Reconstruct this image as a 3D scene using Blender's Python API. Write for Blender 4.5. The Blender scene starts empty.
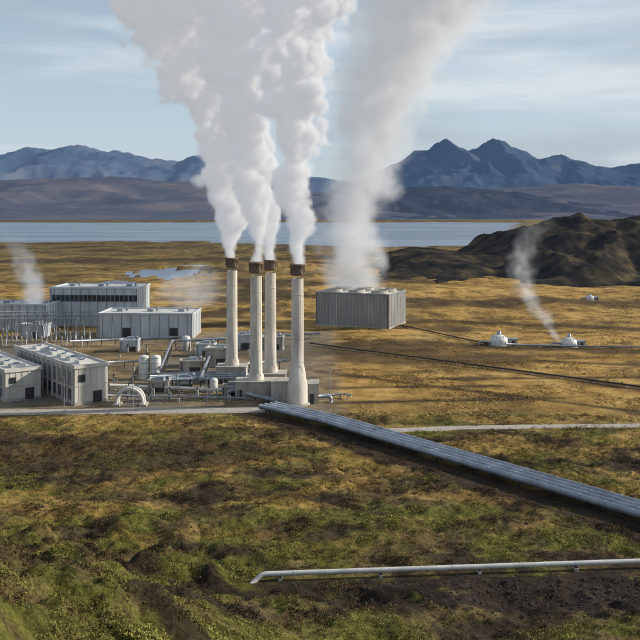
import bpy, math, random
import numpy as np
from mathutils import Vector, Matrix
random.seed(3); RNG=np.random.default_rng(5)
F=879.0; H=40.0; HY=212.0
def P(px,py,z=0.0):
    d=F*(H-z)/(py-HY); return ((px-320)/F*d, d)
scene=bpy.context.scene
# ---------------- noise
def _h(ix,iy,s):
    n=(ix.astype(np.int64)*374761393+iy.astype(np.int64)*668265263+s*1274126177)&0xffffffff
    n=((n^(n>>13))*1274126177)&0xffffffff
    return ((n^(n>>16))&0xffff)/65535.0
def vnoise(x,y,s=0):
    x=np.asarray(x,float); y=np.asarray(y,float)
    ix=np.floor(x); iy=np.floor(y)
    ix=ix.astype(np.int64); iy=iy.astype(np.int64); fx=x-ix; fy=y-iy
    def g(a,b):
        an=_h(a,b,s)*2*math.pi
        return np.cos(an)*(x-a)+np.sin(an)*(y-b)
    ux=fx*fx*fx*(fx*(fx*6-15)+10); uy=fy*fy*fy*(fy*(fy*6-15)+10)
    a=g(ix,iy);b=g(ix+1,iy);c=g(ix,iy+1);d=g(ix+1,iy+1)
    return ((a*(1-ux)+b*ux)*(1-uy)+(c*(1-ux)+d*ux)*uy)*1.5
def fbm(x,y,o=4,s=0,g=.5):
    v=0;a=1;
    for i in range(o):
        v=v+a*vnoise(x*2**i+i*17.3,y*2**i-i*9.1,s+i); a*=g
    return v
def ss(a,b,x):
    t=np.clip((x-a)/(b-a),0,1); return t*t*(3-2*t)
# ---------------- materials
def newmat(name):
    m=bpy.data.materials.new(name); m.use_nodes=True
    nt=m.node_tree; b=nt.nodes['Principled BSDF']; return m,nt,b
def N(nt,t,**k):
    n=nt.nodes.new(t)
    for a,v in k.items(): setattr(n,a,v)
    return n
def ramp(nt,stops,fac=None):
    r=N(nt,'ShaderNodeValToRGB'); e=r.color_ramp.elements
    while len(e)<len(stops): e.new(0.5)
    for i,(p,c) in enumerate(stops):
        e[i].position=p; e[i].color=(*c,1)
    if fac is not None: nt.links.new(fac,r.inputs[0])
    return r
def noise(nt,scale,detail=4,rough=.55,vec=None,dist=0):
    n=N(nt,'ShaderNodeTexNoise'); n.inputs['Scale'].default_value=scale
    n.inputs['Detail'].default_value=detail; n.inputs['Roughness'].default_value=rough
    n.inputs['Distortion'].default_value=dist
    if vec is not None: nt.links.new(vec,n.inputs['Vector'])
    return n
def mat(name,c,rough=.7,metal=0,var=.25,scale=.6,bump=.0,streak=True):
    m,nt,b=newmat(name)
    g=N(nt,'ShaderNodeNewGeometry')
    mp=N(nt,'ShaderNodeMapping'); nt.links.new(g.outputs['Position'],mp.inputs[0])
    mp.inputs['Scale'].default_value=(1,1,.25 if streak else 1)
    n=noise(nt,scale,5,.65,mp.outputs[0])
    lo=tuple(v*(1-var*1.3) for v in c); hi=tuple(min(.95,v*(1+var)) for v in c)
    r=ramp(nt,[(.3,lo),(.7,hi)],n.outputs['Fac'])
    nt.links.new(r.outputs[0],b.inputs['Base Color'])
    b.inputs['Roughness'].default_value=rough; b.inputs['Metallic'].default_value=metal
    if bump:
        n2=noise(nt,scale*6,4,.6,g.outputs['Position'])
        bp=N(nt,'ShaderNodeBump'); bp.inputs['Distance'].default_value=bump; bp.inputs['Strength'].default_value=.7
        nt.links.new(n2.outputs['Fac'],bp.inputs['Height']); nt.links.new(bp.outputs[0],b.inputs['Normal'])
    return m
M={}
M['conc']=mat('concrete',(.42,.40,.36),.85,0,.32,.5,.03)
M['clad']=mat('pale_cladding',(.50,.55,.60),.55,.05,.18,.3)
M['cladd']=mat('grey_cladding',(.25,.265,.28),.6,.1,.25,.3)
M['dark']=mat('dark_steel',(.05,.052,.055),.6,.2,.3,.5)
M['roof']=mat('roof_membrane',(.56,.56,.55),.8,0,.2,.25)
M['glass']=mat('dark_glass',(.03,.04,.05),.15,0,.2,.5)
M['rust']=mat('rusty_steel',(.19,.13,.098),.85,.1,.4,1.2)
M['stack']=mat('stack_concrete',(.62,.58,.52),.75,0,.25,.45)
M['alu']=mat('aluminium_pipe_cladding',(.32,.36,.42),.45,.5,.3,.4)
M['white']=mat('white_paint',(.62,.62,.60),.5,0,.2,.5)
M['road']=mat('gravel_road',(.38,.35,.31),.95,0,.22,.8,.02,False)
M['beige']=mat('beige_panel',(.58,.56,.51),.7,0,.22,.35)
M['lava']=mat('lava_stone',(.045,.036,.032),.95,0,.4,1.5,.03,False)
# ---------------- builder
class B:
    def __init__(s,name,mats,loc=(0,0,0),rot=0):
        s.name=name; s.m=mats; s.v=[];s.f=[];s.mi=[];s.loc=loc;s.rot=rot; s.sm=[]
    def add(s,vs,fs,m,smooth=False):
        o=len(s.v); s.v+=vs; s.f+=[tuple(i+o for i in f) for f in fs]; s.mi+=[s.m.index(m)]*len(fs); s.sm+=[smooth]*len(fs)
    def box(s,x0,x1,y0,y1,z0,z1,m):
        vs=[(x,y,z) for z in(z0,z1) for x,y in((x0,y0),(x1,y0),(x1,y1),(x0,y1))]
        s.add(vs,[(3,2,1,0),(4,5,6,7),(0,1,5,4),(1,2,6,5),(2,3,7,6),(3,0,4,7)],m)
    def lathe(s,x,y,prof,m,n=28,caps=True):
        vs=[];fs=[]
        for r,z in prof:
            vs+=[(x+r*math.cos(2*math.pi*i/n),y+r*math.sin(2*math.pi*i/n),z) for i in range(n)]
        for k in range(len(prof)-1):
            for i in range(n):
                j=(i+1)%n; fs.append((k*n+i,k*n+j,k*n+n+j,k*n+n+i))
        s.add(vs,fs,m,True)
        if caps:
            o=(len(prof)-1)*n
            s.add(vs[o:o+n],[tuple(range(n))],m); 
    def tube(s,pts,r,m,n=12,flange=0):
        pts=[Vector(p) for p in pts]
        q=[pts[0]]
        for i in range(1,len(pts)-1):
            a,b,c=pts[i-1],pts[i],pts[i+1]; rr=min(r*2.2,(b-a).length*.45,(c-b).length*.45)
            p0=b+(a-b).normalized()*rr; p1=b+(c-b).normalized()*rr
            for t in (0,.25,.5,.75,1): q.append(p0*(1-t)**2+b*2*t*(1-t)+p1*t*t)
        q.append(pts[-1]); vs=[];fs=[]
        u=None
        for i,p in enumerate(q):
            t=(q[min(i+1,len(q)-1)]-q[max(i-1,0)]).normalized()
            if u is None:
                u=t.cross(Vector((0,0,1))); 
                if u.length<.1: u=Vector((1,0,0))
            u=(u-t*u.dot(t)).normalized(); w=t.cross(u)
            vs+=[tuple(p+(u*math.cos(2*math.pi*k/n)+w*math.sin(2*math.pi*k/n))*r) for k in range(n)]
        for i in range(len(q)-1):
            for k in range(n):
                j=(k+1)%n; fs.append((i*n+k,i*n+n+k,i*n+n+j,i*n+j))
        fs.append(tuple(range(n-1,-1,-1)))
        fs.append(tuple((len(q)-1)*n+k for k in range(n)))
        s.add(vs,fs,m,True)
        if flange:
            for a,b in zip(pts[:-1],pts[1:]):
                L=(b-a).length; t=(b-a)/L; k=flange
                while k<L-.3:
                    c=a+t*k; s.ring(c,t,r*1.06,.12,m,n); k+=flange
    def ring(s,c,t,r,w,m,n=12):
        u=t.cross(Vector((0,0,1)))
        if u.length<.1:u=Vector((1,0,0))
        u.normalize(); v=t.cross(u); vs=[]
        for e in(-w/2,w/2):
            vs+=[tuple(c+t*e+(u*math.cos(2*math.pi*k/n)+v*math.sin(2*math.pi*k/n))*r) for k in range(n)]
        fs=[(k,n+k,n+(k+1)%n,(k+1)%n) for k in range(n)]+[tuple(range(n-1,-1,-1)),tuple(range(n,2*n))]
        s.add(vs,fs,m)
    def done(s):
        me=bpy.data.meshes.new(s.name); me.from_pydata(s.v,[],s.f)
        for k in s.m: me.materials.append(M[k])
        me.polygons.foreach_set('material_index',s.mi); me.polygons.foreach_set('use_smooth',s.sm); me.update()
        ob=bpy.data.objects.new(s.name,me); scene.collection.objects.link(ob)
        ob.location=s.loc; ob.rotation_euler[2]=s.rot
        return ob
# ---------------- layout lines
pipeA=[P(268,411),P(330,425.5),P(700,536)]
road1=[P(-200,411.5),P(0,412.5),P(290,409.5)]
road2=[P(380,431),P(470,427.5),P(640,425.5),P(900,424)]
pipeB=[P(246,577,.75),P(262,574,.75),P(640,561,.75),P(760,557.5,.75)]
def dseg(x,y,pl):
    D=np.full(np.shape(x),1e9)
    for (ax,ay),(bx,by) in zip(pl[:-1],pl[1:]):
        dx,dy=bx-ax,by-ay; t=np.clip(((x-ax)*dx+(y-ay)*dy)/(dx*dx+dy*dy),0,1)
        D=np.minimum(D,np.hypot(x-ax-t*dx,y-ay-t*dy))
    return D
def lakem(x,y):
    near=1050+200*fbm(x/420,y*0,4,31)+np.where(x<-150,60,0)
    a=ss(0,60,y-near)*ss(0,120,3500+260*fbm(x/900,y*0,3,32)-y)
    return a*ss(0,80,.235*y-x+40*fbm(y/150,x*0,3,33))
def pondm(x,y):
    q=((x+103)/26)**2+((y-590)/52)**2+.9*fbm(x/14,y/22,3,41)
    return ss(1.1,.7,q)
def hgt(x,y):
    near=ss(178,168,y)
    z=near*(.7*fbm(x/12,y/12,3,1)+.34*fbm(x/3.2,y/3.2,3,4)+.26*np.abs(fbm(x/1.3,y/1.3,3,7)))
    hl=ss(12,-34,x+.1*(y-80))
    z=z+ (hl*.36+.05)*np.maximum(0,104+8*fbm(x/18,y/18,2,11)-y)*ss(150,60,y)
    z=z+hl*2.6*np.abs(fbm(x/7,y/6,4,13))*ss(125,95,y)
    z=z-1.8*ss(1.2,.2,((x+11)/24)**2+((y-90)/4.5)**2)*near
    z=z+ss(170,200,y)*(.10*fbm(x/5,y/5,3,2))+ss(230,420,y)*(1.5*fbm(x/60,y/60,4,3)+.4*fbm(x/9,y/9,3,8))
    yard=ss(6,0,np.maximum(np.maximum(-100-x,x-6),np.maximum(176-y,y-330)))
    z=z*(1-.95*yard)
    for pl,w in((pipeA,4.5),(road1,3),(road2,3),(pipeB,1.0)):
        z=z*(1-.97*ss(w+3,w,dseg(x,y,pl)))
    lk=np.maximum(lakem(x,y),pondm(x,y)); z=z*(1-lk)-4*lk
    z=z+ss(3500,5200,y)*30
    return z
def axis(segs):
    o=[segs[0][0]]
    for a,b,st,gr in segs:
        s=st; 
        while o[-1]<b: o.append(o[-1]+s); s*=gr
    return np.array(o)
yc=axis([(-60,40,5,1.0),(40,175,.34,1.0),(175,30000,.5,1.022)])
xr=axis([(0,70,.36,1.0),(70,26000,.5,1.035)]); xc=np.concatenate([-xr[:0:-1],xr])
def gridmesh(name,xs,ys,zf,material,smooth=True,attrf=None):
    X,Y=np.meshgrid(xs,ys); Z=zf(X,Y)
    nx,ny=len(xs),len(ys)
    me=bpy.data.meshes.new(name)
    co=np.stack([X,Y,Z],-1).reshape(-1,3)
    me.vertices.add(nx*ny); me.vertices.foreach_set('co',co.ravel())
    i=np.arange((ny-1)*(nx-1)); r=i//(nx-1); c=i%(nx-1); a=r*nx+c
    q=np.stack([a,a+1,a+nx+1,a+nx],-1).astype(np.int32)
    me.loops.add(q.size); me.loops.foreach_set('vertex_index',q.ravel())
    me.polygons.add(len(q)); me.polygons.foreach_set('loop_start',np.arange(0,q.size,4,dtype=np.int32))
    me.update(calc_edges=True); me.validate()
    me.polygons.foreach_set('use_smooth',np.full(len(q),smooth))
    if attrf is not None:
        at=me.color_attributes.new('zone','FLOAT_COLOR','POINT')
        at.data.foreach_set('color',attrf(X,Y,Z).reshape(-1,4).astype(np.float32).ravel())
    me.materials.append(material)
    ob=bpy.data.objects.new(name,me); scene.collection.objects.link(ob); return ob
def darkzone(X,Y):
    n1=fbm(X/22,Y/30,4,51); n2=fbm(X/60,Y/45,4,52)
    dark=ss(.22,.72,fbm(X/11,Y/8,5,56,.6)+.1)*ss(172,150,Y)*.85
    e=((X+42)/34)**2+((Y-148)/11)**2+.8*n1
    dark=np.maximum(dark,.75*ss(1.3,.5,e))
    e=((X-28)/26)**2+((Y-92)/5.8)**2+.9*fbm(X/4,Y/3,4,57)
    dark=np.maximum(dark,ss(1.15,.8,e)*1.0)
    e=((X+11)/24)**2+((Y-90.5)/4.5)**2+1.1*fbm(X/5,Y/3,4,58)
    dark=np.maximum(dark,ss(1.2,.6,e)*.9)  # shade of the hollow painted into the ground colour
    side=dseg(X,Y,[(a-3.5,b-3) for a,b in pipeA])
    dark=np.maximum(dark,ss(5,2.6,side+1.3*n1)*.95)  # pipeline's cast shadow painted as a dark band beside it
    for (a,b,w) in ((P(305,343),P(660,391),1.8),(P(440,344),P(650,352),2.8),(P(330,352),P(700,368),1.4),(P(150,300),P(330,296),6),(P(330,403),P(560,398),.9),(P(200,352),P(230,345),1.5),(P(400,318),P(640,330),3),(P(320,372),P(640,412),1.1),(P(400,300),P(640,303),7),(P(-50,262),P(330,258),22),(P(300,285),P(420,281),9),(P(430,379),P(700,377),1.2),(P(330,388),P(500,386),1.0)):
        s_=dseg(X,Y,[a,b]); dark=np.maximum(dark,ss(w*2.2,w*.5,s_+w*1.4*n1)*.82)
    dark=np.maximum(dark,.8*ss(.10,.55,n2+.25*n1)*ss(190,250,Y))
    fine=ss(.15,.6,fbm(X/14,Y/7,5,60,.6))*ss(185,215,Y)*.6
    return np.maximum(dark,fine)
def zones(X,Y,Z):
    n1=fbm(X/22,Y/30,4,51); n2=fbm(X/60,Y/45,4,52)
    gold=ss(166,190,Y+14*n1)
    gold=np.maximum(gold,ss(.05,.6,fbm(X/16,Y/11,5,53,.6)+.35*ss(90,150,Y))*.6*ss(95,120,Y))
    browning=ss(330,560,Y+200*n2)*ss(0.05*Y,-.10*Y,X+40*n1)
    gold=gold*(1-.7*browning)
    gold*=1-.85*ss(680,950,Y+120*n2)
    green=ss(-.05,.55,fbm(X/13,Y/10,5,54,.6)+.15+.6*ss(125,70,Y)*ss(20,-20,X))*ss(190,150,Y)
    green=np.maximum(green,.5*ss(.1,.6,fbm(X/45,Y/60,4,59))*ss(180,220,Y)*(Y<900))
    gold=gold*(1-.30*ss(.1,.6,fbm(X/45,Y/60,4,59))*ss(180,220,Y))
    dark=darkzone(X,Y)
    yard=ss(5,0,np.maximum(np.maximum(-98-X,X-2),np.maximum(177-Y,Y-292)))+0*X
    yard=yard*(.75+.4*np.clip(n1,-.6,.6))
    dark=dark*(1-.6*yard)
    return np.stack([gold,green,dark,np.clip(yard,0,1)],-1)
def groundmat():
    m,nt,b=newmat('ground_heath'); L=nt.links.new
    g=N(nt,'ShaderNodeNewGeometry'); pos=g.outputs['Position']
    at=N(nt,'ShaderNodeVertexColor',layer_name='zone'); sep=N(nt,'ShaderNodeSeparateColor'); L(at.outputs[0],sep.inputs[0])
    nf=noise(nt,1.1,8,.72,pos,.3); nm=noise(nt,.16,5,.6,pos); nx=noise(nt,.02,6,.6,pos); nh=noise(nt,4.5,4,.65,pos)
    a1=N(nt,'ShaderNodeMath',operation='MULTIPLY_ADD'); L(nm.outputs['Fac'],a1.inputs[0]); a1.inputs[1].default_value=.45; a1.inputs[2].default_value=0
    a2=N(nt,'ShaderNodeMath',operation='MULTIPLY_ADD'); L(nf.outputs['Fac'],a2.inputs[0]); a2.inputs[1].default_value=.55; L(a1.outputs[0],a2.inputs[2])
    heath=ramp(nt,[(.36,(.018,.014,.009)),(.43,(.072,.050,.027)),(.50,(.145,.108,.048)),(.57,(.19,.155,.065)),(.66,(.29,.235,.115))],a2.outputs[0])
    green=ramp(nt,[(.36,(.016,.018,.006)),(.44,(.066,.070,.016)),(.52,(.145,.142,.033)),(.66,(.27,.25,.07))],a2.outputs[0])
    a3=N(nt,'ShaderNodeMath',operation='MULTIPLY_ADD'); L(nx.outputs['Fac'],a3.inputs[0]); a3.inputs[1].default_value=.55
    L(a1.outputs[0],a3.inputs[2])
    gold=ramp(nt,[(.38,(.20,.125,.042)),(.47,(.40,.255,.082)),(.54,(.56,.365,.125)),(.64,(.68,.48,.20))],a3.outputs[0])
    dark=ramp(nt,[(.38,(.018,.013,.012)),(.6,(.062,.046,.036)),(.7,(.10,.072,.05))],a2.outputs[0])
    yard=ramp(nt,[(.38,(.13,.115,.095)),(.62,(.30,.27,.23))],a2.outputs[0])
    gm=N(nt,'ShaderNodeMix',data_type='RGBA',blend_type='MULTIPLY'); gm.inputs[0].default_value=.6
    gr=ramp(nt,[(.35,(.45,.44,.36)),(.6,(1.15,1.1,1.05))],nf.outputs['Fac'])
    L(gold.outputs[0],gm.inputs[6]); L(gr.outputs[0],gm.inputs[7])
    def mix(f,a,bb):
        x=N(nt,'ShaderNodeMix',data_type='RGBA'); L(f,x.inputs[0]); L(a,x.inputs[6]); L(bb,x.inputs[7]); return x.outputs[2]
    c=mix(sep.outputs[1],heath.outputs[0],green.outputs[0])
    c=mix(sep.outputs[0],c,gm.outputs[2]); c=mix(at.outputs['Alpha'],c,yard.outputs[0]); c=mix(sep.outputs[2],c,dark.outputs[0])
    hm=N(nt,'ShaderNodeMix',data_type='RGBA',blend_type='MULTIPLY'); hm.inputs[0].default_value=.75
    hr=ramp(nt,[(.36,(.35,.35,.33)),(.5,(.95,.95,.92)),(.64,(1.35,1.3,1.2))],nh.outputs['Fac']); L(c,hm.inputs[6]); L(hr.outputs[0],hm.inputs[7]); c=hm.outputs[2]
    L(c,b.inputs['Base Color']); b.inputs['Roughness'].default_value=.95; b.inputs['Specular IOR Level'].default_value=.12
    bp=N(nt,'ShaderNodeBump'); bp.inputs['Distance'].default_value=.45; bp.inputs['Strength'].default_value=.95
    L(nf.outputs['Fac'],bp.inputs['Height']); 
    bq=N(nt,'ShaderNodeBump'); bq.inputs['Distance'].default_value=.14; bq.inputs['Strength'].default_value=.95
    L(nh.outputs['Fac'],bq.inputs['Height']); L(bp.outputs[0],bq.inputs['Normal']); L(bq.outputs[0],b.inputs['Normal'])
    return m
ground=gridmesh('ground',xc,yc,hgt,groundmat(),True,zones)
# ---------------- water
m,nt,b=newmat('lake_water'); b.inputs['Roughness'].default_value=.35
g=N(nt,'ShaderNodeNewGeometry'); mp=N(nt,'ShaderNodeMapping'); mp.inputs['Scale'].default_value=(.0022,.012,1); nt.links.new(g.outputs['Position'],mp.inputs[0])
n=noise(nt,1,6,.62,mp.outputs[0]); bp=N(nt,'ShaderNodeBump'); bp.inputs['Strength'].default_value=.3; bp.inputs['Distance'].default_value=4
nt.links.new(n.outputs['Fac'],bp.inputs['Height']); nt.links.new(bp.outputs[0],b.inputs['Normal'])
r=ramp(nt,[(.35,(.07,.11,.18)),(.65,(.20,.26,.35))],n.outputs['Fac']); nt.links.new(r.outputs[0],b.inputs['Base Color'])
lake=gridmesh('lake_water',np.linspace(-7000,1200,20),np.linspace(850,4000,12),lambda X,Y:X*0-1.2,m)
pond=gridmesh('pond_water',np.linspace(-140,-62,6),np.linspace(510,680,6),lambda X,Y:X*0-1.0,m)
# ---------------- hills and mountains
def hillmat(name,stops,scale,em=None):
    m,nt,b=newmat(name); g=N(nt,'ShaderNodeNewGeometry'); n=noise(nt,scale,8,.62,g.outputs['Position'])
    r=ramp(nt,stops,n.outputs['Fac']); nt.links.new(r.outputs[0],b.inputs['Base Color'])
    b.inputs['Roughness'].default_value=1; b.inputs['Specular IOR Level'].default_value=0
    if em: b.inputs['Emission Color'].default_value=(*em,1); b.inputs['Emission Strength'].default_value=1  # constant bluish glow stands in for airlight over the hills
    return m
def prof(pts,d):
    xs=[(p-320)/F*d for p,_ in pts]; zs=[H-(q-HY)/F*d for _,q in pts]
    return lambda X: np.interp(X,xs,zs)
def range_(name,pts,d,y0,y1,nx,ny,material,sc,amp,seed,base=0,sharp=1.0,rough=.05):
    pf=prof(pts,d)
    xs=np.linspace((pts[0][0]-320)/F*d,(pts[-1][0]-320)/F*d,nx); ys=np.linspace(y0,y1,ny)
    def zf(X,Y):
        wx=X+sc*.5*fbm(X/sc,Y/sc,3,seed+9)*np.abs(Y-d)/(y1-y0)*2
        h=pf(wx)-base
        t=np.where(Y<d,(Y-y0)/(d-y0),(y1-Y)/(y1-d)); t=np.clip(t,0,1)
        env=t**sharp
        rn=1-np.abs(fbm(X/sc,Y/sc,5,seed))*1.6
        return base-10+ (h+10)*env*(1+amp*(rn-.55)*np.clip(1.6*(1-t),.12,1)) + h*rough*fbm(X/(sc*.25),Y/(sc*.25),4,seed+3)*env
    return gridmesh(name,xs,ys,zf,material)
mL=hillmat('hazy_mountain_left',[(.35,(.035,.055,.09)),(.5,(.052,.078,.12)),(.68,(.10,.11,.14))],.0011,(.054,.084,.142))  # blue of this and the next ranges is distance haze in the colour
mR=hillmat('hazy_mountain_right',[(.35,(.022,.038,.066)),(.55,(.038,.056,.09)),(.7,(.075,.085,.105))],.0011,(.040,.068,.120))
mF=hillmat('hazy_foothill_moor',[(.36,(.028,.034,.048)),(.5,(.050,.050,.062)),(.66,(.095,.082,.078))],.0022,(.056,.070,.108))
mD=hillmat('hazy_shaded_foothill',[(.38,(.016,.023,.038)),(.6,(.034,.038,.052)),(.7,(.06,.056,.058))],.003,(.034,.048,.082))  # foothill in shade: darkness and haze both put into its colour
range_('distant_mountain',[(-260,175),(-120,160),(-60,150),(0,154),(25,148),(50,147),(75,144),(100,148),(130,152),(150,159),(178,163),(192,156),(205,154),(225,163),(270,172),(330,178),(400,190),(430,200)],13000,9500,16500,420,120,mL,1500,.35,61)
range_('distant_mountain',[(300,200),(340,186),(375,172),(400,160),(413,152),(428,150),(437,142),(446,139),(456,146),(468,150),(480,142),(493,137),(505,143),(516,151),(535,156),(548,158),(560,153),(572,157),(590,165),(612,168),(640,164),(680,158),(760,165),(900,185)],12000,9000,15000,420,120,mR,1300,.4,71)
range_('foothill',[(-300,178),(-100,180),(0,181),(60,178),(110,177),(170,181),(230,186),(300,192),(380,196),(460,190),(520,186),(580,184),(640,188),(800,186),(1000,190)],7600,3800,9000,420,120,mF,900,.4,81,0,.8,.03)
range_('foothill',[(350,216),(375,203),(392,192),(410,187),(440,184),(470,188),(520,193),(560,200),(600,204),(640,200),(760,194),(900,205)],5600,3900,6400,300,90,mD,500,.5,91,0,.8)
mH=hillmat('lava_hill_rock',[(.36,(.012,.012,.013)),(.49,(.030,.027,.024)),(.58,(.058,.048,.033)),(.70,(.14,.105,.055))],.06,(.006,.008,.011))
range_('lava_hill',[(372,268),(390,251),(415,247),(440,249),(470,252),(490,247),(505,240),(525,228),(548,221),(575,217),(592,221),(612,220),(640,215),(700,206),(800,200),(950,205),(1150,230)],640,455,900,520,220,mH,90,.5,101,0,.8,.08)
# ---------------- strips (roads)
def strip(name,pl,w,key,z=.05,step=3):
    vs=[];fs=[];pts=[]
    for (ax,ay),(bx,by) in zip(pl[:-1],pl[1:]):
        L=math.hypot(bx-ax,by-ay); n=max(1,int(L/step))
        for i in range(n): pts.append((ax+(bx-ax)*i/n,ay+(by-ay)*i/n))
    pts.append(pl[-1])
    P_=np.array(pts)
    for i,(x,y) in enumerate(pts):
        a=P_[max(i-1,0)];c=P_[min(i+1,len(pts)-1)];t=(c-a)/np.linalg.norm(c-a);n=np.array([-t[1],t[0]])
        j=.18*math.sin(i*1.7)+.1*math.sin(i*.6)
        for k,zz in((-w/2-.6+j,-.12),(-w/2+j*.5,z),(0,z+.04),(w/2+j*.4,z),(w/2+.6-j,-.12)):
            vs.append((x+n[0]*k,y+n[1]*k,zz))
    for i in range(len(pts)-1):
        for k in range(4): fs.append((i*5+k,i*5+5+k,i*5+6+k,i*5+1+k))
    o=B(name,[key]); o.add(vs,fs,key,True); return o.done()
strip('service_road',road1,4.2,'road',.12)
strip('gravel_track',road2,2.2,'road',.12)
# ---------------- main pipeline
def frame(a,b):
    a=Vector((*a,0));b=Vector((*b,0)); t=(b-a).normalized(); return t,Vector((-t.y,t.x,0))
o=B('steam_pipeline',['alu','conc','dark'])
segs=[Vector((*p,0)) for p in pipeA]
t,n=frame(pipeA[1],pipeA[2])
for k in (-1.95,-.65,.65,1.95):
    o.tube([segs[i]+n*k+Vector((0,0,1.2)) for i in range(3)],.48,'alu',14,flange=4.0)
for a,b in((0,1),(1,2)):
    t,n=frame(pipeA[a],pipeA[b]); L=(segs[b]-segs[a]).length; k=2
    while k<L:
        c=segs[a]+t*k
        for s in(-2.5,-1.3,0,1.3,2.5):
            p=c+n*s
            o.tube([p+Vector((0,0,-.4)),p+Vector((0,0,.62))],.11,'dark',6)
        q0=c-n*2.6+Vector((0,0,.62)); q1=c+n*2.6+Vector((0,0,.62)); o.tube([q0,q1],.1,'dark',6)
        k+=5.5
o.done()
o=B('steam_pipeline',['white','conc','dark'])
pts=[Vector((x,y,[-.6,.75,.75,.75][i])) for i,(x,y) in enumerate(pipeB)]
o.tube(pts,.27,'white',14,flange=3.5)
t=(pts[2]-pts[1]).normalized(); L=(pts[3]-pts[1]).length; k=2
while k<L-8:
    c=pts[1]+t*k; o.box(c.x-.2,c.x+.2,c.y-.45,c.y+.45,-1.2,c.z-.42,'conc'); o.box(c.x-.12,c.x+.12,c.y-.38,c.y+.38,c.z-.42,c.z-.24,'dark'); k+=11
o.done()
# ---------------- stacks
def stack(px,d,h=29.2,r=1.25,cone=False,blockw=7):
    x=(px-320)/F*d
    o=B('steam_stack',['stack','rust','conc','dark','alu'],(x,d,0))
    if cone: p=[(2.15,0),(2.15,3.6),(2.0,4.2),(1.5,7.6),(r,8.4)]
    else: p=[(r*1.35,3.2),(r*1.35,4.6),(r*1.08,5.6)]
    p+= [(r*1.02,h*.5),(r*.97,h-3.0)]
    o.lathe(0,0,p,'stack',32,False)
    for z in np.arange(9,h-4,4.6): o.lathe(0,0,[(r*.9,z),(r*1.035,z),(r*1.035,z+.1),(r*.9,z+.1)],'stack',32,False)
    o.lathe(0,0,[(r*.98,h-2.4),(r*1.2,h-2.1),(r*1.2,h-1.8),(r*1.1,h-1.6),(r*1.12,h-.5),(r*1.3,h-.38),(r*1.3,h),(r*1.0,h),(r*.95,h-2)],'rust',32,False)
    for k in range(12):
        a=k*math.pi/6; o.box(math.cos(a)*r*1.2-.06,math.cos(a)*r*1.2+.06,math.sin(a)*r*1.2-.06,math.sin(a)*r*1.2+.06,h-2.0,h-.38,'rust')
    a=-math.pi*.30; lx,ly=math.cos(a)*(r+.25),math.sin(a)*(r+.25)
    for s in(-.2,.2): o.tube([(lx+s,ly,4),(lx+s,ly,h-2.5)],.035,'alu',5)
    for z in np.arange(4.5,h-2.6,.5): o.box(lx-.2,lx+.2,ly-.015,ly+.015,z,z+.03,'alu')
    w=blockw/2
    if not cone:
        o.box(-w,w,-2.6,2.6,-.2,3.6,'conc'); o.box(-w-.15,w+.15,-2.75,2.75,3.6,3.85,'conc')
        for k in np.arange(-w+.8,w-.3,1.6): o.box(k-.1,k+.1,-2.72,-2.6,.2,3.5,'conc')
        o.box(-w+.5,-w+1.5,-2.66,-2.6,-.1,2.1,'dark')
        for s in(-1,1): o.tube([(s*w,0,1.4),(s*(w+1.6),0,1.4),(s*(w+1.6),0,-.3)],.45,'alu',12)
    else:
        o.lathe(0,0,[(2.6,-.2),(2.6,.35),(2.25,.4)],'conc',32,False)
        o.box(-5.5,-2.0,.5,5.5,-.2,4.4,'conc'); o.box(1.9,4.4,.2,5.0,-.2,4.0,'conc'); o.box(-5.6,-1.9,.4,5.6,4.4,4.6,'conc'); o.box(1.8,4.5,.1,5.1,4.0,4.2,'conc')
        o.box(2.5,3.4,.12,.2,0,2.1,'dark'); o.tube([(4.4,2,1.2),(7,2,1.2),(7,2,-.2)],.35,'alu',12)
    return o.done()
ST=[(232,208,False,7),(256,190,False,8.5),(270.5,199,False,7),(297.5,183,True,5)]
for px,d,c,w in ST: stack(px,d,cone=c,blockw=w)
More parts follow.
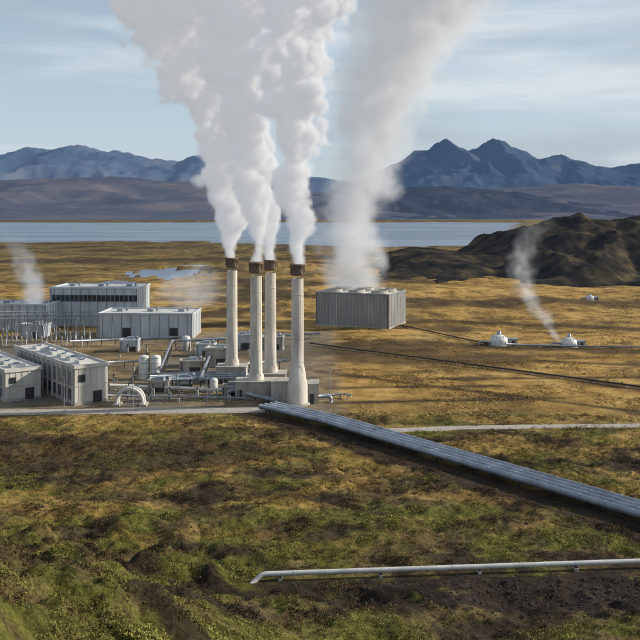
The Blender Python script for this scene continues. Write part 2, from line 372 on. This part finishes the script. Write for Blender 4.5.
# ---------------- buildings
def building(name,loc,rot,L,W,Hh,wall,rib=1.6,doors=2,wins=(),vents=3,roof='roof',parapet=.5,ribk=None):
    ks=('roof','dark','glass','conc','beige','alu','clad','cladd')
    o=B(name,[wall]+[k for k in ks if k!=wall],(loc[0],loc[1],0),rot); rk=ribk or wall
    o.box(0,L,0,W,-.2,Hh,wall)
    o.box(-.12,L+.12,-.12,W+.12,-.25,.5,'conc')
    p=.22
    o.box(-p,L+p,-p,p*.9,Hh,Hh+parapet,wall);o.box(-p,L+p,W-p*.9,W+p,Hh,Hh+parapet,wall)
    o.box(-p,p*.9,p*.9,W-p*.9,Hh,Hh+parapet,wall);o.box(L-p*.9,L+p,p*.9,W-p*.9,Hh,Hh+parapet,wall)
    o.box(p*.9,L-p*.9,p*.9,W-p*.9,Hh+.003,Hh+.12,roof)
    k=rib*.5
    while k<L:
        o.box(k-.11,k+.11,-.10,0,.5,Hh-.003,rk); o.box(k-.11,k+.11,W,W+.1,.5,Hh-.003,rk); k+=rib
    k=rib*.5
    while k<W:
        o.box(L,L+.1,k-.09,k+.09,.5,Hh-.003,rk); o.box(-.1,0,k-.09,k+.09,.5,Hh-.003,rk); k+=rib
    for i in range(doors):
        x=L*(i+.6)/max(1,doors)+.1; hh=min(3.4,Hh*.5)
        o.box(x-1.3,x+1.3,-.14,-.1,.1,hh,'dark'); o.box(x-1.45,x+1.45,-.2,-.14,hh,hh+.18,'conc')
    for (z0,z1,m) in wins:
        x=.8
        while x<L-1.2:
            o.box(x,x+1.35,-.13,-.1,z0,z1,'glass'); o.box(x-.06,x,-.16,-.1,z0,z1,'alu'); o.box(x-.06,x+1.4,-.2,-.1,z0-.12,z0,'alu')
            x+=1.6
    for i in range(vents):
        x=L*(i+.5)/vents; 
        o.box(x-.9,x+.9,W*.45,W*.45+1.6,Hh+.1,Hh+1.0,'alu'); o.lathe(x+1.8,W*.6,[(.35,Hh+.1),(.35,Hh+.9),(.55,Hh+1.0),(.5,Hh+1.2),(.1,Hh+1.3)],'alu',12)
    for x in(.35,L-.35): o.tube([(x,-.2,Hh),(x,-.2,.2)],.07,'dark',6)
    return o.done()
def hall(name,loc,rot,W,L,Hh,mk):
    o=B(name,[mk,'roof','dark','conc','alu','glass','cladd'],(loc[0],loc[1],0),rot)
    o.box(0,W,0,L,-.2,Hh,mk); o.box(-.1,W+.1,-.1,L+.1,-.25,.6,'conc')
    o.box(-.3,W+.3,-.3,L+.3,Hh,Hh+.35,'roof'); o.box(-.25,.1,-.25,L+.25,Hh+.35,Hh+.7,mk); o.box(W-.1,W+.25,-.25,L+.25,Hh+.35,Hh+.7,mk); o.box(.1,W-.1,-.25,.05,Hh+.35,Hh+.7,mk)
    for k in np.arange(.95,W,1.3): o.box(k-.06,k+.06,-.09,0,.6,Hh-.003,mk)
    o.box(-.08,W+.08,-.14,-.09,Hh*.52,Hh*.52+.16,mk)
    o.box(W*.55,W*.55+1.9,-.13,-.09,.1,2.6,'dark'); o.box(.8,2.2,-.13,-.09,Hh*.62,Hh*.82,'glass')
    for sgn,x0,x1 in((-1,-.12,0),(1,W,W+.12)):
        y=1.2
        while y<L-2.2:
            o.box(x0,x1,y,y+2.0,.9,Hh*.42,'dark'); o.box(x0,x1,y,y+2.0,Hh*.5,Hh*.88,'cladd')
            if sgn<0: o.box(-.35,-.001,y-.5,y-.2,0,Hh-.003,mk)
            else: o.box(W+.001,W+.35,y-.5,y-.2,0,Hh-.003,mk)
            for z in np.arange(1.1,Hh*.42,.4):
                o.box((x0-.08 if sgn<0 else x1),(x0 if sgn<0 else x1+.08),y+.05,y+1.95,z,z+.1,'alu')
            y+=2.8
    for y in np.arange(3,L-3,5):
        o.box(W*.3,W*.7,y,y+2.4,Hh+.35,Hh+1.0,'roof'); o.lathe(W*.5,y+1.2,[(.7,Hh+1.0),(.7,Hh+1.3),(.6,Hh+1.3),(.55,Hh+1.1)],'alu',16,True)
    return o.done()
hrot=math.radians(38)
hall('turbine_hall',(-50.6,181.5),hrot,7.2,36,7.6,'beige')
hall('turbine_hall',(-66,184.5),hrot,7.5,40,6.2,'beige')
x,y=P(98,338.5); building('power_house',(x,y),-.03,30,16,7.6,'clad',3.0,2,(),3,ribk='cladd')
x,y=P(48,327); building('generator_building',(x,y+2),-.05,31,18,13.2,'clad',3.1,1,((8.8,11.0,'strip'),),3,ribk='cladd')
x,y=P(-30,331); building('condenser_building',(x,y),-.04,26,14,8.6,'clad',2.6,2,(),4,ribk='cladd')
x,y=P(316,325.5); CR=-.40
building('cooling_tower_building',(x,y),CR,27,19,11.5,'cladd',1.2,0,(),0,ribk='conc')
o=B('cooling_tower_fan',['dark','conc','alu'],(x,y,0),CR)
for i in range(3):
    for j in range(2):
        cx,cy_=5+i*8.5,5+j*9
        o.lathe(cx,cy_,[(3.2,11.6),(2.9,12.2),(3.0,12.8),(2.8,12.8),(2.7,12.0)],'conc',24,False)
        for b_ in range(5):
            a=b_*2*math.pi/5; ca,sa=math.cos(a),math.sin(a)
            o.add([(cx+ca*.2-sa*.15,cy_+sa*.2+ca*.15,12.3),(cx+ca*2.4-sa*.3,cy_+sa*2.4+ca*.3,12.35),(cx+ca*2.4+sa*.3,cy_+sa*2.4-ca*.3,12.15),(cx+ca*.2+sa*.15,cy_+sa*.2-ca*.15,12.2)],[(0,1,2,3)],'dark')
o.done()
for (px,py,L,W,Hh,k) in((205,367,7,5,4.5,'conc'),(228,350,8,5,4,'clad'),(262,350,6,4,3.4,'conc'),(120,352,5,4,3,'clad'),(180,372,6,3,2.4,'conc'),(20,338,8,5,4,'clad'),(148,392,4,3,2.2,'conc'),(178,389,3,2.4,2.0,'clad'),(222,396,4,2.4,1.8,'conc'),(196,356,5,3,3,'clad')):
    x,y=P(px,py); building('pump_house',(x,y),random.uniform(-.2,.2),L,W,Hh,k,1.5,1,(),1)
for px,py,r,h in((144,379,1.25,5.2),(156,379,1.25,5.2),(186,350,1.3,3.6),(214,392,.9,2.6)):
    x,y=P(px,py); o=B('storage_tank',['white','alu','conc','dark'],(x,y,0))
    o.lathe(0,0,[(r*1.15,-.1),(r*1.15,.3),(r,.3)],'conc',28,False)
    o.lathe(0,0,[(r,.3),(r,h),(r*.8,h+.35),(r*.3,h+.55),(.05,h+.6)],'white',28,False)
    for z in np.arange(1.2,h,1.3): o.lathe(0,0,[(r,z),(r*1.03,z+.03),(r*1.03,z+.1),(r,z+.13)],'alu',28,False)
    o.tube([(r+.15,-.2,.3),(r+.15,-.2,h+.6)],.05,'dark',6); o.tube([(-r,0,.8),(-r-1.5,0,.8),(-r-1.5,0,-.2)],.18,'alu',10)
    o.done()
x,y=P(115,406); o=B('pipe_expansion_loop',['white','conc'],(x,y,0))
for k in(0,1.6):
    pts=[(6+.0,k,-.3)]
    for i in range(13):
        a=math.pi*i/12; pts.append((3.0+2.7*math.cos(a),k,1.0+2.6*math.sin(a)))
    pts.append((.3,k,-.3)); o.tube(pts,.36,'white',12)
for xx in(.3,5.8): o.box(xx-.7,xx+.7,-.7,2.3,-.2,.4,'conc')
o.done()
o=B('pipe_rack',['alu','dark','conc','white'])
def run(pts,z,r,k='alu',sup=4):
    pp=[Vector((*P(a,b_),z)) for a,b_ in pts]; o.tube(pp,r,k,10,flange=3)
    for a,b_ in zip(pp[:-1],pp[1:]):
        L=(b_-a).length; t=(b_-a)/L; q=1
        while q<L:
            c=a+t*q; o.tube([(c.x,c.y,-.2),(c.x,c.y,z-r)],.1,'dark',6); o.box(c.x-.3,c.x+.3,c.y-.3,c.y+.3,-.2,.15,'conc'); q+=sup
for i in range(4): run([(150,384+i*2.2),(246,381+i*2.2)],2.3,.26)
run([(110,390),(250,396)],1.1,.35,'white'); run([(105,399),(246,402)],.8,.22)
run([(160,384),(172,352),(250,349)],3.2,.3); run([(200,392),(212,360)],2.8,.35); run([(240,398),(275,406)],1.2,.42); run([(246,376),(290,372)],3,.35)
run([(300,401),(345,398),(352,400)],.9,.2); run([(196,345),(320,338)],1.5,.35,'alu',6); run([(104,372),(150,370)],2.4,.25);run([(70,348),(190,343)],2.0,.3)
run([(310,345),(640,389),(760,405)],.6,.2,'dark',8); run([(402,327),(470,342),(490,346)],.6,.2,'dark',9); run([(505,346),(565,348),(660,349)],.6,.22,'alu',9)
for i in range(46):
    x,y=P(random.uniform(105,250),random.uniform(350,402)); h=random.uniform(.8,2.6)
    o.box(x-.3,x+.3,y-.3,y+.3,-.1,h*.6,'conc'); o.tube([(x,y,h*.5),(x,y,h)],.12,'dark',8); o.ring(Vector((x,y,h)),Vector((0,0,1)),.3,.06,'dark',10)
o.done()
o=B('electrical_switchyard',['alu','dark','conc','white'])
for r_ in range(3):
    for c_ in range(6):
        x,y=-104+c_*6,262+r_*9
        for s in(-1.6,1.6):
            o.tube([(x+s,y,-.2),(x+s*.6,y,8.2)],.12,'alu',6)
        for z in(2,4,6): o.tube([(x-1.4,y,z),(x+1.1,y,z+1.6)],.05,'alu',5)
        o.lathe(x+3,y,[(.35,0),(.35,1.6),(.2,1.7),(.28,1.9),(.2,2.1),(.28,2.3),(.2,2.5),(.28,2.7),(.1,3)],'conc',10)
    o.tube([(-106,262+r_*9,8.2),(-72,262+r_*9,8.2)],.16,'alu',6)
    for z in(6.6,7.1): o.tube([(-106,262+r_*9+.6,z),(-72,262+r_*9+.6,z)],.03,'dark',5)
o.done()
for px,py in((60,411),(130,410.5),(205,409),(330,400),(240,352),(110,345)):
    x,y=P(px,py); o=B('street_lamp',['alu','dark'],(x,y+2.8,0))
    o.lathe(0,0,[(.10,-.2),(.06,6)],'alu',8); o.tube([(0,0,5.9),(0,0,6.2),(0,-1.1,6.35)],.05,'alu',6); o.box(-.16,.16,-1.6,-1.0,6.28,6.42,'dark'); o.done()
for px,py,s in((499,345,.85),(569,346.5,.75),(590,300,.6)):
    x,y=P(px,py); o=B('wellhead_silencer',['white','conc','alu','dark'],(x,y,0))
    pr=[(3.4*s,-.1),(3.4*s,1.2*s)]+[(3.4*s*math.cos(a),1.2*s+2.6*s*math.sin(a)) for a in np.linspace(.1,1.35,9)]
    o.lathe(0,0,pr,'white',28); o.lathe(0,0,[(3.7*s,-.2),(3.7*s,.3),(3.4*s,.35)],'conc',28,False)
    for a in np.linspace(0,2*math.pi,13)[:-1]:
        o.tube([(3.46*s*math.cos(a),3.46*s*math.sin(a),.2),(3.46*s*math.cos(a),3.46*s*math.sin(a),1.3*s),(2.2*s*math.cos(a),2.2*s*math.sin(a),3.4*s)],.07,'alu',5)
    o.lathe(0,0,[(.75*s,3.6*s),(.75*s,5*s),(.6*s,5*s),(.6*s,4*s)],'alu',16,False)
    o.box(3.2*s,6.2*s,-1.2,1.2,-.1,2.2*s,'conc'); o.box(3.0*s,6.4*s,-1.4,1.4,2.2*s,2.4*s,'alu'); o.box(4.2*s,5.2*s,-1.25,-1.2,0,1.8*s,'dark')
    o.tube([(-3*s,0,1),(-7*s,0,1),(-7*s,0,-.3)],.3,'alu',10)
    o.done()
# ---------------- vegetation
def leafmat(name,stops):
    m,nt,b=newmat(name); at=N(nt,'ShaderNodeAttribute',attribute_name='tint')
    r=ramp(nt,stops,at.outputs['Fac']); g=N(nt,'ShaderNodeNewGeometry'); n=noise(nt,3,3,.5,g.outputs['Position'])
    mx=N(nt,'ShaderNodeMix',data_type='RGBA',blend_type='MULTIPLY'); mx.inputs[0].default_value=.5
    rr=ramp(nt,[(.3,(.5,.5,.5)),(.7,(1.3,1.3,1.3))],n.outputs['Fac'])
    nt.links.new(r.outputs[0],mx.inputs[6]);nt.links.new(rr.outputs[0],mx.inputs[7]);nt.links.new(mx.outputs[2],b.inputs['Base Color'])
    b.inputs['Roughness'].default_value=.8; b.inputs['Specular IOR Level'].default_value=.15
    return m
def scatter(name,pos,size,tint,nleaf,leaf,flat,material):
    n=len(pos); k=nleaf
    c=np.repeat(pos,k,0); s=np.repeat(size,k)
    u=RNG.normal(size=(n*k,3)); u/=np.linalg.norm(u,axis=1)[:,None]; u[:,2]=np.abs(u[:,2])
    rad=RNG.uniform(.35,1.1,(n*k))
    ctr=c+u*(s*rad)[:,None]*np.array([1,1,flat])
    d1=RNG.normal(size=(n*k,3)); d1/=np.linalg.norm(d1,axis=1)[:,None]
    d2=np.cross(d1,u+.4*RNG.normal(size=(n*k,3))); d2/=np.linalg.norm(d2,axis=1)[:,None]+1e-9
    ls=(leaf*RNG.uniform(.5,1.3,n*k)*np.clip(s/.5,.6,1.6))[:,None]
    v=np.stack([ctr-d1*ls,ctr+d2*ls*.5,ctr+d1*ls,ctr-d2*ls*.5],1).reshape(-1,3)
    me=bpy.data.meshes.new(name); me.vertices.add(len(v)); me.vertices.foreach_set('co',v.ravel())
    me.loops.add(len(v)); me.loops.foreach_set('vertex_index',np.arange(len(v),dtype=np.int32))
    me.polygons.add(len(v)//4); me.polygons.foreach_set('loop_start',np.arange(0,len(v),4,dtype=np.int32)); me.update(calc_edges=True)
    at=me.attributes.new('tint','FLOAT','POINT'); at.data.foreach_set('value',np.repeat(np.clip(np.repeat(tint,k)+RNG.normal(0,.08,n*k),0,1),4).astype(np.float32))
    me.materials.append(material); ob=bpy.data.objects.new(name,me); scene.collection.objects.link(ob); return ob
def cand(n,y0,y1,power=1.0):
    y=y0+(y1-y0)*RNG.random(n)**power; x=RNG.uniform(-1,1,n)*(.42*y+5); return x,y
x,y=cand(115000,46,174,.95)
dn=.8*fbm(x/6,y/5,4,151)+.6*fbm(x/1.7,y/1.7,3,152)
keep=(dn>-.35+.7*RNG.random(len(x)))&(dseg(x,y,pipeA)>4.2)&(dseg(x,y,pipeB)>1.0)&(((x-28)/24)**2+((y-92)/5.5)**2>.9+.4*RNG.random(len(x)))
x,y,dn=x[keep],y[keep],dn[keep]
z=hgt(x,y); gr=np.clip(.50+.5*fbm(x/13,y/10,4,54)+.4*fbm(x/3,y/3,3,155)+.26*ss(110,70,y)*ss(10,-20,x)-.4*darkzone(x,y),0,1)  # darkzone term also carries the painted hollow shade into the shrub tint
mS=leafmat('heath_foliage',[(0,(.032,.022,.014)),(.22,(.10,.06,.030)),(.40,(.17,.122,.05)),(.56,(.175,.155,.045)),(.78,(.205,.20,.045)),(1,(.33,.305,.09))])
scatter('heath_shrubs',np.stack([x,y,z-.05],-1),RNG.uniform(.16,.44,len(x))*(1+.6*np.clip(dn,0,1)),np.clip(gr+RNG.normal(0,.13,len(x)),0,1),16,.10,.6,mS)
x,y=cand(30000,172,420,1.3)
dn=fbm(x/20,y/20,4,161)
keep=(dn>-.1+.3*RNG.random(len(x)))&(dseg(x,y,road1)>3)&(dseg(x,y,road2)>2)&~((x<8)&(y<335)&(x>-102))&(dseg(x,y,pipeA)>5.0)&~((x>-6)&(x<34)&(y>285)&(y<330))
x,y=x[keep],y[keep]
mG=leafmat('dry_grass',[(0,(.14,.09,.035)),(.4,(.33,.21,.072)),(.7,(.52,.35,.125)),(1,(.62,.47,.20))])
scatter('golden_grass',np.stack([x,y,hgt(x,y)-.03],-1),RNG.uniform(.25,.6,len(x)),RNG.uniform(.3,1,len(x))*(1-.7*darkzone(x,y)),10,.2,.45,mG)
o=B('lava_stones',['lava'])
for i in range(1500):
    if i%3: x=random.gauss(28,13); y=random.gauss(92,3.2)
    else: y=random.uniform(70,165); x=random.uniform(-.38,.38)*y
    if abs(float(dseg(np.array([x]),np.array([y]),pipeB)[0]))<.6 or float(dseg(np.array([x]),np.array([y]),pipeA)[0])<3.2: continue
    z=float(hgt(np.array([x]),np.array([y]))[0]); s=random.uniform(.05,.2)*(1 if random.random()<.95 else 1.8)
    vs=[(x+math.cos(k*1.047)*s*random.uniform(.7,1.2),y+math.sin(k*1.047)*s*random.uniform(.7,1.2),z-.05) for k in range(6)]
    vs+=[(x+math.cos(k*1.047+.3)*s*random.uniform(.4,.8),y+math.sin(k*1.047+.3)*s*random.uniform(.4,.8),z+s*random.uniform(.4,.8)) for k in range(6)]
    o.add(vs,[(k,(k+1)%6,6+(k+1)%6,6+k) for k in range(6)]+[(6,7,8,9,10,11)],'lava')
o.done()
# ---------------- steam volumes
def steammat(name,dens,em,col=(1,1,1)):
    m=bpy.data.materials.new(name); m.use_nodes=True; nt=m.node_tree; nt.nodes.clear()
    m.cycles.volume_step_rate=1.7
    out=N(nt,'ShaderNodeOutputMaterial'); at=N(nt,'ShaderNodeAttribute',attribute_name='density')
    a=N(nt,'ShaderNodeMath',operation='MULTIPLY'); a.inputs[1].default_value=dens; nt.links.new(at.outputs['Fac'],a.inputs[0])
    e=N(nt,'ShaderNodeMath',operation='MULTIPLY'); e.inputs[1].default_value=em; nt.links.new(a.outputs[0],e.inputs[0])
    sc=N(nt,'ShaderNodeVolumeScatter'); sc.inputs['Color'].default_value=(*col,1); sc.inputs['Anisotropy'].default_value=.0; nt.links.new(a.outputs[0],sc.inputs['Density'])
    en=N(nt,'ShaderNodeEmission'); en.inputs[0].default_value=(.92,.95,1,1); nt.links.new(e.outputs[0],en.inputs['Strength'])  # glow added in place of multiple scattering inside the steam
    ad=N(nt,'ShaderNodeAddShader'); nt.links.new(sc.outputs[0],ad.inputs[0]); nt.links.new(en.outputs[0],ad.inputs[1]); nt.links.new(ad.outputs[0],out.inputs['Volume'])
    return m
def plume(name,d,pts,material,vox,edge,cells=(8,3.4,1.5),amps=(.55,.35,.18),wisp=0.0,cyd=0.0,seed=0.0,fadetop=False):
    Z=[H-(p[0]-HY)/F*d for p in pts]; X=[(p[1]-320)/F*d for p in pts]; R=[p[2]/F*d for p in pts]
    z0=min(Z); z1=max(Z); hh=z1-z0; xa=min(a-r*1.6 for a,r in zip(X,R)); xb=max(a+r*1.6 for a,r in zip(X,R)); rm=max(R)
    x0=X[0]; xa-=x0; xb-=x0
    tree=bpy.data.node_groups.new(name+'_nodes','GeometryNodeTree')
    tree.interface.new_socket('Geometry',in_out='INPUT',socket_type='NodeSocketGeometry'); tree.interface.new_socket('Geometry',in_out='OUTPUT',socket_type='NodeSocketGeometry')
    L=tree.links.new; nn=tree.nodes.new
    go=nn('NodeGroupOutput'); vc=nn('GeometryNodeVolumeCube'); sm=nn('GeometryNodeSetMaterial'); sm.inputs['Material'].default_value=material
    ypad=rm*1.5+abs(cyd)
    vc.inputs['Min'].default_value=(xa,-ypad,-.5); vc.inputs['Max'].default_value=(xb,ypad,hh)
    vc.inputs['Resolution X'].default_value=max(8,int((xb-xa)/vox));vc.inputs['Resolution Y'].default_value=max(8,int(2*ypad/vox));vc.inputs['Resolution Z'].default_value=max(8,int(hh/vox))
    L(vc.outputs[0],sm.inputs[0]); L(sm.outputs[0],go.inputs[0])
    def math_(op,a,b=None,c=None,clamp=False):
        n=nn('ShaderNodeMath'); n.operation=op; n.use_clamp=clamp
        for i,v in enumerate((a,b,c)):
            if v is None: continue
            if isinstance(v,(int,float)): n.inputs[i].default_value=v
            else: L(v,n.inputs[i])
        return n.outputs[0]
    pos=nn('GeometryNodeInputPosition').outputs[0]
    off=nn('ShaderNodeVectorMath'); off.operation='ADD'; L(pos,off.inputs[0]); off.inputs[1].default_value=(seed,seed*1.7,seed*.3)
    nz=nn('ShaderNodeTexNoise'); nz.inputs['Scale'].default_value=1/cells[0]; nz.inputs['Detail'].default_value=3; L(off.outputs[0],nz.inputs['Vector'])
    sub=nn('ShaderNodeVectorMath'); sub.operation='SUBTRACT'; L(nz.outputs['Color'],sub.inputs[0]); sub.inputs[1].default_value=(.5,.5,.5)
    sep=nn('ShaderNodeSeparateXYZ'); L(pos,sep.inputs[0])
    t=math_('DIVIDE',sep.outputs[2],hh,clamp=True)
    def curve(vals,lo,hi):
        c=nn('ShaderNodeFloatCurve'); cm=c.mapping; cu=cm.curves[0]
        prs=sorted(((z-z0)/hh,(v-lo)/(hi-lo)) for z,v in zip(Z,vals))
        while len(cu.points)<len(prs): cu.points.new(.5,.5)
        for p_,(a,b_) in zip(cu.points,prs): p_.location=(a,b_)
        cm.update(); L(t,c.inputs['Value']); return math_('MULTIPLY_ADD',c.outputs[0],hi-lo,lo)
    Xr=[v-x0 for v in X]
    cx=curve(Xr,min(Xr)-1,max(Xr)+1); r=curve(R,0,rm*1.05)
    wm=nn('ShaderNodeVectorMath'); wm.operation='SCALE'; L(sub.outputs[0],wm.inputs[0]); L(math_('MULTIPLY',r,1.3),wm.inputs['Scale'])
    sw=nn('ShaderNodeSeparateXYZ'); L(wm.outputs[0],sw.inputs[0])
    dx=math_('ADD',math_('SUBTRACT',sep.outputs[0],cx),sw.outputs[0]); dy=math_('ADD',math_('SUBTRACT',sep.outputs[1],math_('MULTIPLY',t,cyd)),sw.outputs[1])
    dist=math_('SQRT',math_('ADD',math_('MULTIPLY',dx,dx),math_('MULTIPLY',dy,dy)))
    w2=nn('ShaderNodeVectorMath'); w2.operation='MULTIPLY_ADD'; L(sub.outputs[0],w2.inputs[0]); w2.inputs[1].default_value=(3,3,3); L(off.outputs[0],w2.inputs[2])
    disp=None
    for c,a in zip(cells,amps):
        v=nn('ShaderNodeTexVoronoi'); v.inputs['Scale'].default_value=1/c; L(w2.outputs[0],v.inputs['Vector'])
        e=math_('MULTIPLY',math_('SUBTRACT',.55,v.outputs['Distance']),a)
        disp=e if disp is None else math_('ADD',disp,e)
    fn=nn('ShaderNodeTexNoise'); fn.inputs['Scale'].default_value=1/cells[2]; fn.inputs['Detail'].default_value=3; L(off.outputs[0],fn.inputs['Vector'])
    disp=math_('ADD',disp,math_('MULTIPLY',math_('SUBTRACT',fn.outputs['Fac'],.5),.35))
    rr=math_('MULTIPLY',r,math_('ADD',disp,.88))
    q=math_('SUBTRACT',rr,dist)
    den=math_('DIVIDE',q,math_('MULTIPLY_ADD',r,edge,.15),clamp=True)
    if wisp:
        wn=nn('ShaderNodeTexNoise'); wn.inputs['Scale'].default_value=1/cells[1]; wn.inputs['Detail'].default_value=4; L(w2.outputs[0],wn.inputs['Vector'])
        wv=math_('MULTIPLY',math_('SUBTRACT',wn.outputs['Fac'],.5-.15*(1-wisp)),4,clamp=True)
        den=math_('MULTIPLY',den,math_('ADD',math_('MULTIPLY',wv,wisp),1-wisp))
    if fadetop: den=math_('MULTIPLY',den,math_('POWER',math_('SUBTRACT',1,t),1.2))
    L(den,vc.inputs['Density'])
    me=bpy.data.meshes.new(name); ob=bpy.data.objects.new(name,me); me.materials.append(material); scene.collection.objects.link(ob)
    ob.location=(x0,d,z0); mo=ob.modifiers.new('steam','NODES'); mo.node_group=tree
    return ob
sA=steammat('dense_steam',1.35,.265); sB=steammat('grey_steam',.19,.20,(.88,.88,.9)); sC=steammat('wispy_steam',.36,.34)
A=dict(cells=(9,4,1.6),amps=(1.0,.6,.28))
plume('steam_plume',208,[(262,232,5),(245,231,9),(225,229,14),(200,227,20),(150,228,27),(100,209,36),(50,186,44),(0,165,54),(-45,150,58)],sA,.52,.26,seed=3.1,**A)
plume('steam_plume',192,[(266,257,5),(245,258,8),(225,257,12),(200,255,17),(150,252,23),(100,242,27),(50,232,33),(0,222,40),(-45,210,44)],sA,.52,.26,seed=13.7,**A)
plume('steam_plume',199,[(263,270.5,5),(245,269,8),(220,265,11),(190,260,15),(150,256,17),(120,250,16)],sA,.52,.26,seed=23.7,**A)
plume('steam_plume',183,[(267,297.5,5),(250,297,8),(225,297,12),(200,297,16),(170,299,21),(140,302,26),(100,291,34),(50,296,38),(0,303,44),(-45,312,48)],sA,.5,.26,seed=33.3,**A)
plume('steam_plume',322,[(298,356,24),(285,355,30),(260,354,34),(240,353,36),(200,358,38),(150,370,43),(100,381,50),(50,398,60),(0,430,82),(-45,455,92)],sB,1.1,.5,cells=(14,6,2.6),amps=(.6,.4,.2),wisp=.4,seed=43.3)
plume('steam_plume',262,[(342,560,3),(325,548,8),(305,535,12),(285,525,15),(265,522,16),(240,528,18),(215,545,22)],sC,.6,.7,cells=(5,2.4,1.2),wisp=.7,seed=53,fadetop=True)
plume('steam_plume',300,[(322,36,7),(305,34,13),(285,32,16),(265,27,15),(245,18,14),(228,10,14)],sC,.7,.6,cells=(5,2.4,1.2),wisp=.4,seed=63,fadetop=True)
sD=steammat('low_steam',.05,.22)
plume('steam_plume',350,[(304,190,34),(292,190,42),(282,192,38),(274,196,26),(266,200,14)],sD,1.1,.8,cells=(8,4,2),wisp=.6,seed=73)
# ---------------- sun, sky
EL=25
S=Vector((.90,.16,0)).normalized()*math.cos(math.radians(EL)); S.z=math.sin(math.radians(EL))
sl=bpy.data.lights.new('sun','SUN'); sl.energy=5; sl.angle=math.radians(.5); sl.color=(1,.90,.74)
so=bpy.data.objects.new('sun',sl); scene.collection.objects.link(so); so.rotation_euler=S.to_track_quat('Z','Y').to_euler()
w=bpy.data.worlds.new('World'); scene.world=w; w.use_nodes=True; nt=w.node_tree; L=nt.links.new
bg=nt.nodes['Background']; bg.inputs['Strength'].default_value=.11
sk=N(nt,'ShaderNodeTexSky',sky_type='NISHITA'); sk.sun_disc=False; sk.sun_elevation=math.radians(EL); sk.sun_rotation=math.atan2(S.x,S.y); sk.air_density=1; sk.dust_density=.6; sk.ozone_density=1.5
tc=N(nt,'ShaderNodeTexCoord')
sx=N(nt,'ShaderNodeSeparateXYZ'); L(tc.outputs['Generated'],sx.inputs[0])
hz=ramp(nt,[(0,(.9,.9,.9)),(.10,(.72,.72,.72)),(.25,(.42,.42,.42)),(.6,(.0,.0,.0))],sx.outputs[2])
hm=N(nt,'ShaderNodeMix',data_type='RGBA'); L(hz.outputs[0],hm.inputs[0]); L(sk.outputs[0],hm.inputs[6]); hm.inputs[7].default_value=(5.0,6.0,6.9,1)
mp=N(nt,'ShaderNodeMapping'); mp.inputs['Scale'].default_value=(1.9,1.9,15); mp.inputs['Location'].default_value=(.7,.3,.4); L(tc.outputs['Generated'],mp.inputs[0])
c1=noise(nt,1.3,6,.52,mp.outputs[0],.3)
cr=ramp(nt,[(.42,(0,0,0)),(.58,(1,1,1))],c1.outputs['Fac'])
mp2=N(nt,'ShaderNodeMapping'); mp2.inputs['Scale'].default_value=(1.2,1.2,9); mp2.inputs['Location'].default_value=(3,1,2); L(tc.outputs['Generated'],mp2.inputs[0])
c2=noise(nt,1.6,5,.5,mp2.outputs[0]); ccol=ramp(nt,[(.42,(4.1,4.7,5.3)),(.56,(6.7,7.2,7.6))],c2.outputs['Fac'])
mm=N(nt,'ShaderNodeMath',operation='MULTIPLY'); mm.inputs[1].default_value=.75; L(cr.outputs[0],mm.inputs[0])
mx=N(nt,'ShaderNodeMix',data_type='RGBA'); L(mm.outputs[0],mx.inputs[0]); L(hm.outputs[2],mx.inputs[6]); L(ccol.outputs[0],mx.inputs[7]); L(mx.outputs[2],bg.inputs[0])
# ---------------- camera
cd=bpy.data.cameras.new('camera'); cam=bpy.data.objects.new('camera',cd); scene.collection.objects.link(cam)
cam.location=(0,0,H); cam.rotation_euler=(math.pi/2,0,0); cd.sensor_width=36; cd.lens=36*F/640; cd.shift_y=-(320-HY)/640; cd.clip_end=60000; cd.clip_start=.5
scene.camera=cam
scene.view_settings.view_transform='Standard'; scene.view_settings.look='None'; scene.view_settings.exposure=0
